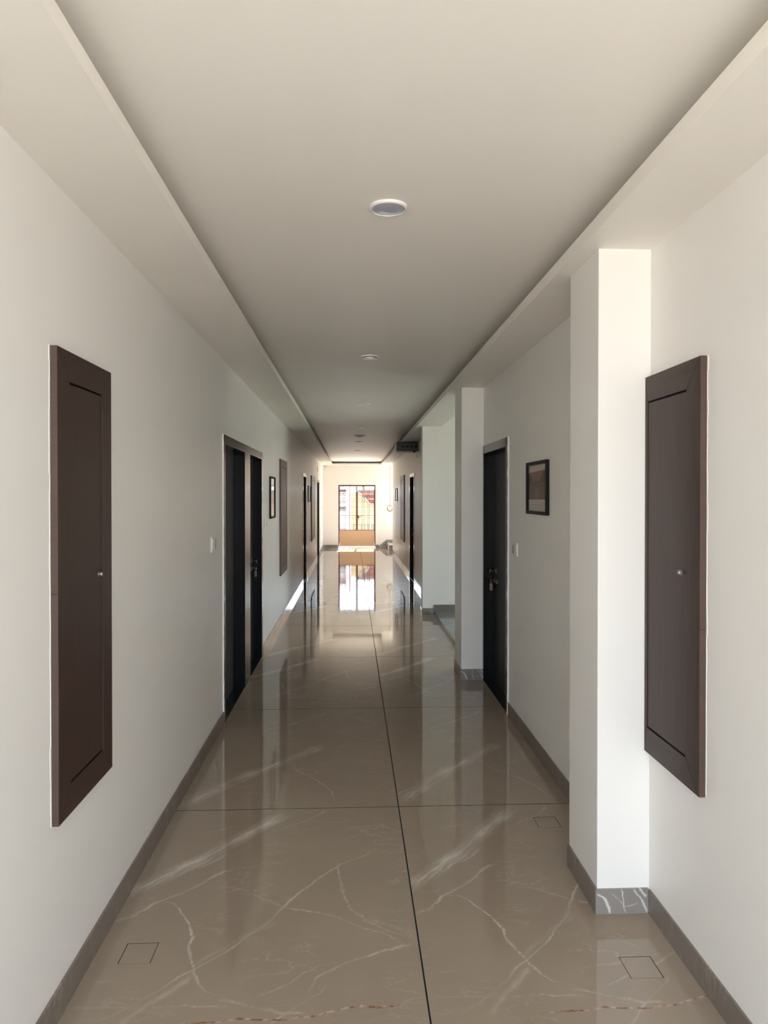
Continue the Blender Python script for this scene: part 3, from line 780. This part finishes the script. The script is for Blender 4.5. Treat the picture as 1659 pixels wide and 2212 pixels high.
# ================================================================== ceiling lamps
def lamp(x, y, r, label):
    root = empty('ceiling_lamp', (x, y, ZC), label, 'ceiling lamp', 'round recessed lamps down the ceiling')
    MB().lathe([(r, 0.0), (r, -0.004), (r*0.985, -0.008), (r*0.93, -0.011), (r*0.865, -0.011), (r*0.845, -0.006), (r*0.845, 0.0)], (x, y, ZC), n=48, closed=True).build('rim', M['lamp_rim'], root, smooth=True)
    MB().lathe([(r*0.85, -0.001), (r*0.85, -0.0085), (r*0.84, -0.0090), (r*0.25, -0.0090)], (x, y, ZC), n=48).build('diffuser', M['diffuser'], root, smooth=True)
ORD = ['nearest round recessed ceiling lamp, switched off', 'second round recessed ceiling lamp from the viewer', 'third round recessed ceiling lamp from the viewer',
       'fourth round recessed ceiling lamp, before the ceiling sensor', 'fifth round recessed ceiling lamp, beyond the ceiling sensor', 'farthest round recessed ceiling lamp toward the gate']
for (x, y), lab in zip(((0.139, 2.724), (0.140, 5.63), (0.145, 8.52), (0.150, 11.49), (0.136, 14.35), (0.135, 17.18)), ORD):
    lamp(x, y, 0.0735, lab)
root = empty('ceiling_sensor', (0.135, 12.87, ZC), 'domed white ceiling sensor between the fourth and fifth lamps', 'ceiling sensor')
MB().lathe([(0.105, 0.0), (0.105, -0.008), (0.095, -0.014), (0.070, -0.016), (0.070, 0.0)], (0.135, 12.87, ZC), n=40, closed=True).build('rim', M['lamp_rim'], root, smooth=True)
MB().lathe([(0.070, -0.001), (0.068, -0.018), (0.052, -0.030), (0.028, -0.037), (0.004, -0.039)], (0.135, 12.87, ZC), n=40).build('dome', M['diffuser'], root, smooth=True)

# ================================================================== wall mounted rack box
root = empty('equipment_box', (1.0, 12.9, 2.512), 'dark grey slotted equipment box hung under the right soffit', 'equipment box')
mb = MB(); mb.box(0.812, 1.196, 12.905, 13.42, 2.516, 2.668)
mb.build('case', M['rack_light'], root, bevel=0.004)
fp = bx(0.806, 1.198, 12.888, 12.905, 2.512, 2.670).build('face_plate', M['rack'], root, bevel=0.003)
for i in range(4):
    x = 0.870 + 0.0485 + i*0.0800
    bx(x - 0.024, x + 0.024, 12.8865, 12.889, 2.582, 2.608).build('slot', M['slot'], fp)
bx(0.790, 0.806, 12.95, 13.35, 2.53, 2.66).build('side_bracket', M['steel'], root, bevel=0.003)
bx(1.110, 1.165, 12.93, 13.0, 2.500, 2.5155).build('cable_gland', M['slot'], root)
bx(0.83, 1.19, 12.95, 13.40, 2.669, 2.684).build('gap_shadow', M['slot'], root)  # black strip standing in for the shadow line between box and soffit
root = empty('power_plug', (1.172, 12.95, 2.41), 'white plug dangling on a short cable under the equipment box', 'plug')
MB().tube([(1.178, 12.95, 2.515), (1.176, 12.95, 2.49), (1.170, 12.95, 2.46), (1.172, 12.95, 2.438)], 0.006, 8).build('cable', M['white_plastic'], root, smooth=True)
MB().lathe([(0.006, 0.034), (0.013, 0.024), (0.015, 0.0), (0.012, -0.008)], (1.172, 12.95, 2.412), n=14).build('plug_body', M['white_plastic'], root, smooth=True)

# ================================================================== cable coil on the end wall
root = empty('cable_coil', (1.236, YE - 0.02, 1.20), 'grey cable hanging from the ceiling in a coil beside the stair', 'cable')
yc = YE - 0.016
MB().tube([(1.244, yc, ZS - 0.002), (1.243, yc, 2.3), (1.246, yc, 1.9), (1.240, yc, 1.55), (1.236, yc, 1.385)], 0.006, 8).build('drop_cable', M['cable'], root, smooth=True)
for k, (rr, dz, dx, mm_) in enumerate(((0.088, 0.0, 0.0, 'cable_dark'), (0.082, 0.004, 0.004, 'cable'), (0.093, -0.016, -0.003, 'cable'))):
    pts = [(1.236 + dx + rr*math.cos(t)*(1 + .03*math.sin(3*t)), yc - 0.004 - 0.004*k, 1.295 + dz + rr*math.sin(t)*1.05) for t in [2*math.pi*i/36 for i in range(36)]]
    MB().tube(pts, 0.006, 8, closed=True).build('loop', M[mm_], root, smooth=True)
root = empty('cable_stub', (-0.90, YE - 0.02, 2.62), 'short dark cable end curling from the ceiling corner above the gate', 'cable')
MB().tube([(-0.93, YE - .012, 2.680), (-0.87, YE - .014, 2.682), (-0.845, YE - .014, 2.665), (-0.855, YE - .014, 2.640), (-0.88, YE - .014, 2.628)], 0.005, 8).build('cable', M['cable_dark'], root, smooth=True)

# ================================================================== stair at the end
root = empty('staircase', (1.155, 22.2, 0), 'pale marble stair rising to the right beside the end wall', 'staircase')
for i in range(6):
    x = 1.158 + 0.28*i
    bx(x, 2.88, 22.215, YE - 0.03, 0.165*i + 0.0005, 0.165*(i+1) - 0.02).build('riser_block', M['marble_sk'] if i == 0 else M['marble_step'], root)
    bx(x - 0.015, min(x + 0.30, 2.88), 22.200, YE - 0.03, 0.165*(i+1) - 0.0195, 0.165*(i+1)).build('tread', M['marble_step'], root, bevel=0.003)
    bx(x - 0.004, x - 0.0002, 22.215, YE - 0.03, 0.165*i + 0.0005, 0.165*(i+1) - 0.02).build('riser', M['marble_step'], root)
mb = MB()
mb.prism([(0.873, 0.0003), (1.5, 0.0003), (2.85, 0.85), (2.85, 1.15), (1.40, 0.262), (1.118, 0.262), (0.90, 0.085), (0.873, 0.06)], 'y', YE - 0.028, YE - 0.0005)
tag(mb.build('stair_skirting', M['speckle'], origin=(1.0, YE - 0.02, 0)), 'speckled grey granite skirting climbing the end wall beside the stair', 'skirting', kind='structure')

# ================================================================== grille gate
root = empty('door_7', (0.15, YE + 0.1, 0), 'maroon double grille gate with tan sheet metal below at the end', 'gate', kind='structure')
yg0, yg1 = YE + 0.05, YE + 0.085
fr_w = 0.034
bx(GX0 + 0.001, GX0 + fr_w, yg0, yg1, 0.03, GZ - 0.001).build('outer_frame', M['gate_red'], root)
bx(GX1 - fr_w, GX1 - 0.001, yg0, yg1, 0.03, GZ - 0.001).build('outer_frame', M['gate_red'], root)
bx(GX0 + fr_w, GX1 - fr_w, yg0, yg1, GZ - fr_w, GZ - 0.001).build('outer_frame', M['gate_red'], root)
MID = 0.150
ym0, ym1 = yg0 + 0.006, yg0 + 0.028
for a, b_, nm in ((GX0 + fr_w + 0.003, MID - 0.002, 'left'), (MID + 0.002, GX1 - fr_w - 0.003, 'right')):
    leaf = bx(a, b_ + (0.012 if nm == 'left' else 0.0), ym0 - (0.0035 if nm == 'left' else 0.006), ym0 - (0.001 if nm == 'left' else 0.0037), 0.045, 0.570).build('sheet_panel', M['gate_sheet'], root)
    leaf['label'] = 'tan sheet metal lower panel'
    lf = MB()
    bxw = 0.030
    inner = b_ if nm == 'left' else a
    s = -1 if nm == 'left' else 1
    lf.box(inner, inner + s*bxw, ym0 - 0.004, ym1, 0.575, 2.028)
    outer = a if nm == 'left' else b_
    lf.box(outer, outer - s*0.014, ym0, ym1, 0.575, 2.028)
    lf.box(a + 0.015 if nm == 'left' else a + bxw, b_ - bxw if nm == 'left' else b_ - 0.015, ym0, ym1, 2.012, 2.028)
    lf.box(a, b_, ym0, ym1, 0.5705, 0.592)
    lo = lf.build('leaf_frame', M['gate_red'], root)
    bx(min(outer, inner) + 0.014, max(outer, inner) - 0.014, ym0, ym0 + 0.014, 1.058, 1.072).build('cross_bar', M['gate_red'], lo)
    x_lo, x_hi = min(outer, inner) + 0.014, max(outer, inner) - 0.014
    vs = [-0.270, -0.225, -0.090, -0.040] if nm == 'left' else [0.330, 0.385, 0.510, 0.555]
    for x in vs:
        MB().tube([(x, ym0 + 0.012, 0.592), (x, ym0 + 0.012, 2.012)], 0.006, 6).build('upright', M['gate_grille'], lo)
    for z in (0.70, 0.775, 0.93, 0.985, 1.16, 1.215, 1.33, 1.385, 1.50, 1.56, 1.62, 1.73, 1.79, 1.88, 1.945):
        MB().tube([(x_lo, ym0 + 0.017, z), (x_hi, ym0 + 0.017, z)], 0.0042, 6).build('rung', M['gate_grille'], lo)
lt = MB(); lt.box(MID + 0.02, MID + 0.065, ym0 - 0.016, ym0 - 0.004, 0.975, 1.060)
lt.tube([(MID + 0.06, ym0 - 0.012, 0.985), (MID + 0.12, ym0 - 0.014, 1.03), (MID + 0.185, ym0 - 0.016, 1.068)], 0.009, 8)
lt.tube([(MID + 0.05, ym0 - 0.012, 0.985), (MID + 0.056, ym0 - 0.012, 0.90)], 0.007, 8)
lt.build('latch', M['gate_red'], root)
bx(GX0, GX1, YE + 0.0, YE + TH, -0.006, 0.006).build('threshold', M['marble_sk'], root)

# ================================================================== outdoors
tag(bx(-40, 40, -60, 75, -0.30, -0.26).build('ground', M['ground'], origin=(0, 0, -0.3)), 'sunlit concrete yard outside the building', 'ground', kind='structure')
tag(bx(4.75, 24, 2, 17, -0.259, -0.06).build('added_lawn', M['added_lawn'], origin=(5, 8, -0.2)), 'added unseen green ground that tints the side lobby light', 'added_lawn', kind='structure')  # unseen grass added so its bounce dims and greens the lobby light
tag(bx(-2.2, 2.6, YB - 6.5, YB - TH, -0.26, -0.01).build('floor', M['ground'], origin=(0, YB - 3, -0.2)), 'concrete apron before the entrance behind the viewer', 'floor', kind='structure')
tag(bx(-2.5, 3.5, YE + TH, YE + 2.6, -0.26, -0.02).build('floor', M['ground'], origin=(0, YE + 1, -0.2)), 'concrete apron outside the grille gate', 'floor', kind='structure')

# neighbour house: yellow, with an outside stair that has red flanks
YH = 31.0
k = YH / 1530.0
def ox(px): return (px - 761.0) * k
def oz(py): return 1.69 - (py - 1072.0) * k
root = empty('neighbour_house', (1.5, YH, -0.26), 'yellow house with red banded outside stair seen through the gate', 'house')
bx(ox(758.5), 5.5, YH, YH + 4, -0.26, oz(1062.5)).build('wall', M['yellow'], root)
bx(ox(774), 5.6, YH - 0.35, YH + 4.1, oz(1062.5), oz(1058.5)).build('eave', M['bgrey'], root)
def band(px0t, px0b, pyt, pyb, m_, dep, nm):
    MB().prism([(ox(px0t), oz(pyt)), (5.4, oz(pyt)), (5.4, oz(pyb)), (ox(px0b), oz(pyb))], 'y', YH - dep, YH - 0.002).build(nm, M[m_], root)
band(776.5, 780.0, 1063.3, 1068.8, 'bred', 0.30, 'stair_flank')
band(783.5, 784.5, 1072.0, 1072.9, 'bred', 0.22, 'stair_edge')
band(790.0, 793.5, 1075.3, 1080.0, 'bred', 0.30, 'stair_flank')
band(795.5, 796.5, 1083.0, 1084.6, 'bred', 0.22, 'stair_edge')
band(798.0, 800.5, 1086.0, 1088.7, 'bred', 0.30, 'stair_flank')
def strip(x0, y0, x1, y1, w, m_):
    MB().prism([(ox(x0), oz(y0)), (ox(x0 + w), oz(y0)), (ox(x1 + w), oz(y1)), (ox(x1), oz(y1))], 'y', YH - 0.36, YH - 0.06).build('stair_string', M[m_], root)
strip(775.0, 1063.5, 780.5, 1069.0, 1.8, 'bwhite')
strip(780.5, 1074.5, 785.5, 1079.5, 1.8, 'bwhite')
strip(786.0, 1074.5, 796.5, 1087.0, 2.4, 'bwhite')
# white block of flats on the left
YW = 29.5
root = empty('apartment_block', (-2, YW, -0.26), 'white and pale blue block with balcony slab seen through the gate', 'building')
k2 = YW / 1530.0
def wx_(px): return (px - 761.0) * k2
def wz_(py): return 1.69 - (py - 1072.0) * k2
bx(-5, wx_(747), YW, YW + 4, wz_(1112.5), wz_(1061)).build('upper_wall', M['bwhite'], root)
bx(-5, wx_(754.5), YW + 0.05, YW + 4, -0.26, wz_(1112.5)).build('lower_wall', M['bblue'], root)
bx(wx_(747), wx_(754.5), YW + 0.10, YW + 4, wz_(1112.5), wz_(1062)).build('corner_bay', M['bwhite'], root)
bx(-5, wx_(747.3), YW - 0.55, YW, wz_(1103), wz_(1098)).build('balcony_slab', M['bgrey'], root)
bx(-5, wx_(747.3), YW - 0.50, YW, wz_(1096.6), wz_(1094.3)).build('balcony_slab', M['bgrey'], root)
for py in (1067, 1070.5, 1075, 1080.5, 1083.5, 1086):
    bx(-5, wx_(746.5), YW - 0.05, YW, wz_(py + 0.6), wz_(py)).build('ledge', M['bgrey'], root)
bx(-5, wx_(748), YW - 0.12, YW + 0.05, wz_(1143.4), wz_(1142)).build('plinth_band', M['bred'], root)
bx(-5, wx_(747.5), YW - 0.3, YW + 0.1, wz_(1063.6), wz_(1062.4)).build('roof_slab', M['bred'], root)
for i in range(5):
    x = wx_(733.5 + 3.2*i)
    bx(x - 0.012, x + 0.012, YW - 0.1, YW - 0.07, wz_(1062.4), wz_(1049)).build('railing_bar', M['rail_black'], root)
for px, py in ((734.5, 1063), (742.5, 1062.5), (746, 1062), (738.5, 1061.5)):
    MB().lathe([(0.02, 0), (0.05, 0.02), (0.06, 0.08), (0.04, 0.10)], (wx_(px), YW - 0.15, wz_(py)), n=10).build('flower_pot', M['rail_black'], root)
root = empty('drain_pipe', (wx_(756), 29.8, -0.26), 'pinkish drain pipe between the white block and yellow house', 'pipe')
MB().tube([(wx_(756), 29.5, -0.26), (wx_(756), 29.5, 2.35)], 0.02, 8).build('pipe', M['bred'], root)
for z in (0.3, 1.0, 1.7): bx(wx_(756) - .03, wx_(756) + .03, 29.47, 29.53, z, z + .03).build('clip', M['bgrey'], root)
# low iron railing in front of the yellow house
root = empty('yard_railing', (1.0, 30.2, -0.26), 'low dark yard railing in front of the yellow house', 'railing')
k3 = 30.2 / 1530.0
for px in (764.5, 780.5, 782.5, 788.5, 795.5, 803.5, 806.5):
    x = (px - 761) * k3
    bx(x - .010, x + .010, 30.19, 30.21, -0.26, 1.69 - (1134 - 1072)*k3).build('post', M['rail_black'], root)
bx((763 - 761)*k3, 3.0, 30.19, 30.21, 1.69 - (1134.2 - 1072)*k3, 1.69 - (1133.4 - 1072)*k3).build('rail', M['rail_black'], root)
bx((763 - 761)*k3, 3.0, 30.19, 30.21, 1.69 - (1143.2 - 1072)*k3, 1.69 - (1142.6 - 1072)*k3).build('rail', M['rail_black'], root)
# bare tree behind the roof
root = empty('garden_tree', (0.6, 37, -0.26), 'thin leafy tree rising behind the yellow house roof', 'tree')
MB().tube([(0.6, 37, -0.26), (0.65, 37, 1.2), (0.55, 37, 2.6)], 0.07, 8).build('trunk', M['bark'], root, smooth=True)
mb = MB()
for i in range(260):
    a, rr = random.uniform(0, 6.28), random.uniform(0, 1.7)
    c = Vector((0.6 + rr*math.cos(a), 37 + 0.6*rr*math.sin(a), random.uniform(2.0, 3.4)))
    u = Vector((random.uniform(-1,1), random.uniform(-1,1), random.uniform(-1,1))).normalized(); w = u.orthogonal().normalized()
    s_ = random.uniform(0.03, 0.07)
    mb.quad_pts([c - u*s_, c + w*s_*.5, c + u*s_, c - w*s_*.5])
o = mb.build('foliage', M['leafgreen'], root); o['kind'] = 'stuff'
for i in range(5):
    a = i*1.3
    MB().tube([(0.6, 37, 2.2), (0.6 + .5*math.cos(a), 37 + .2*math.sin(a), 2.6), (0.6 + 1.1*math.cos(a), 37 + .4*math.sin(a), 2.9 + .1*i)], 0.02, 6).build('branch', M['bark'], root)
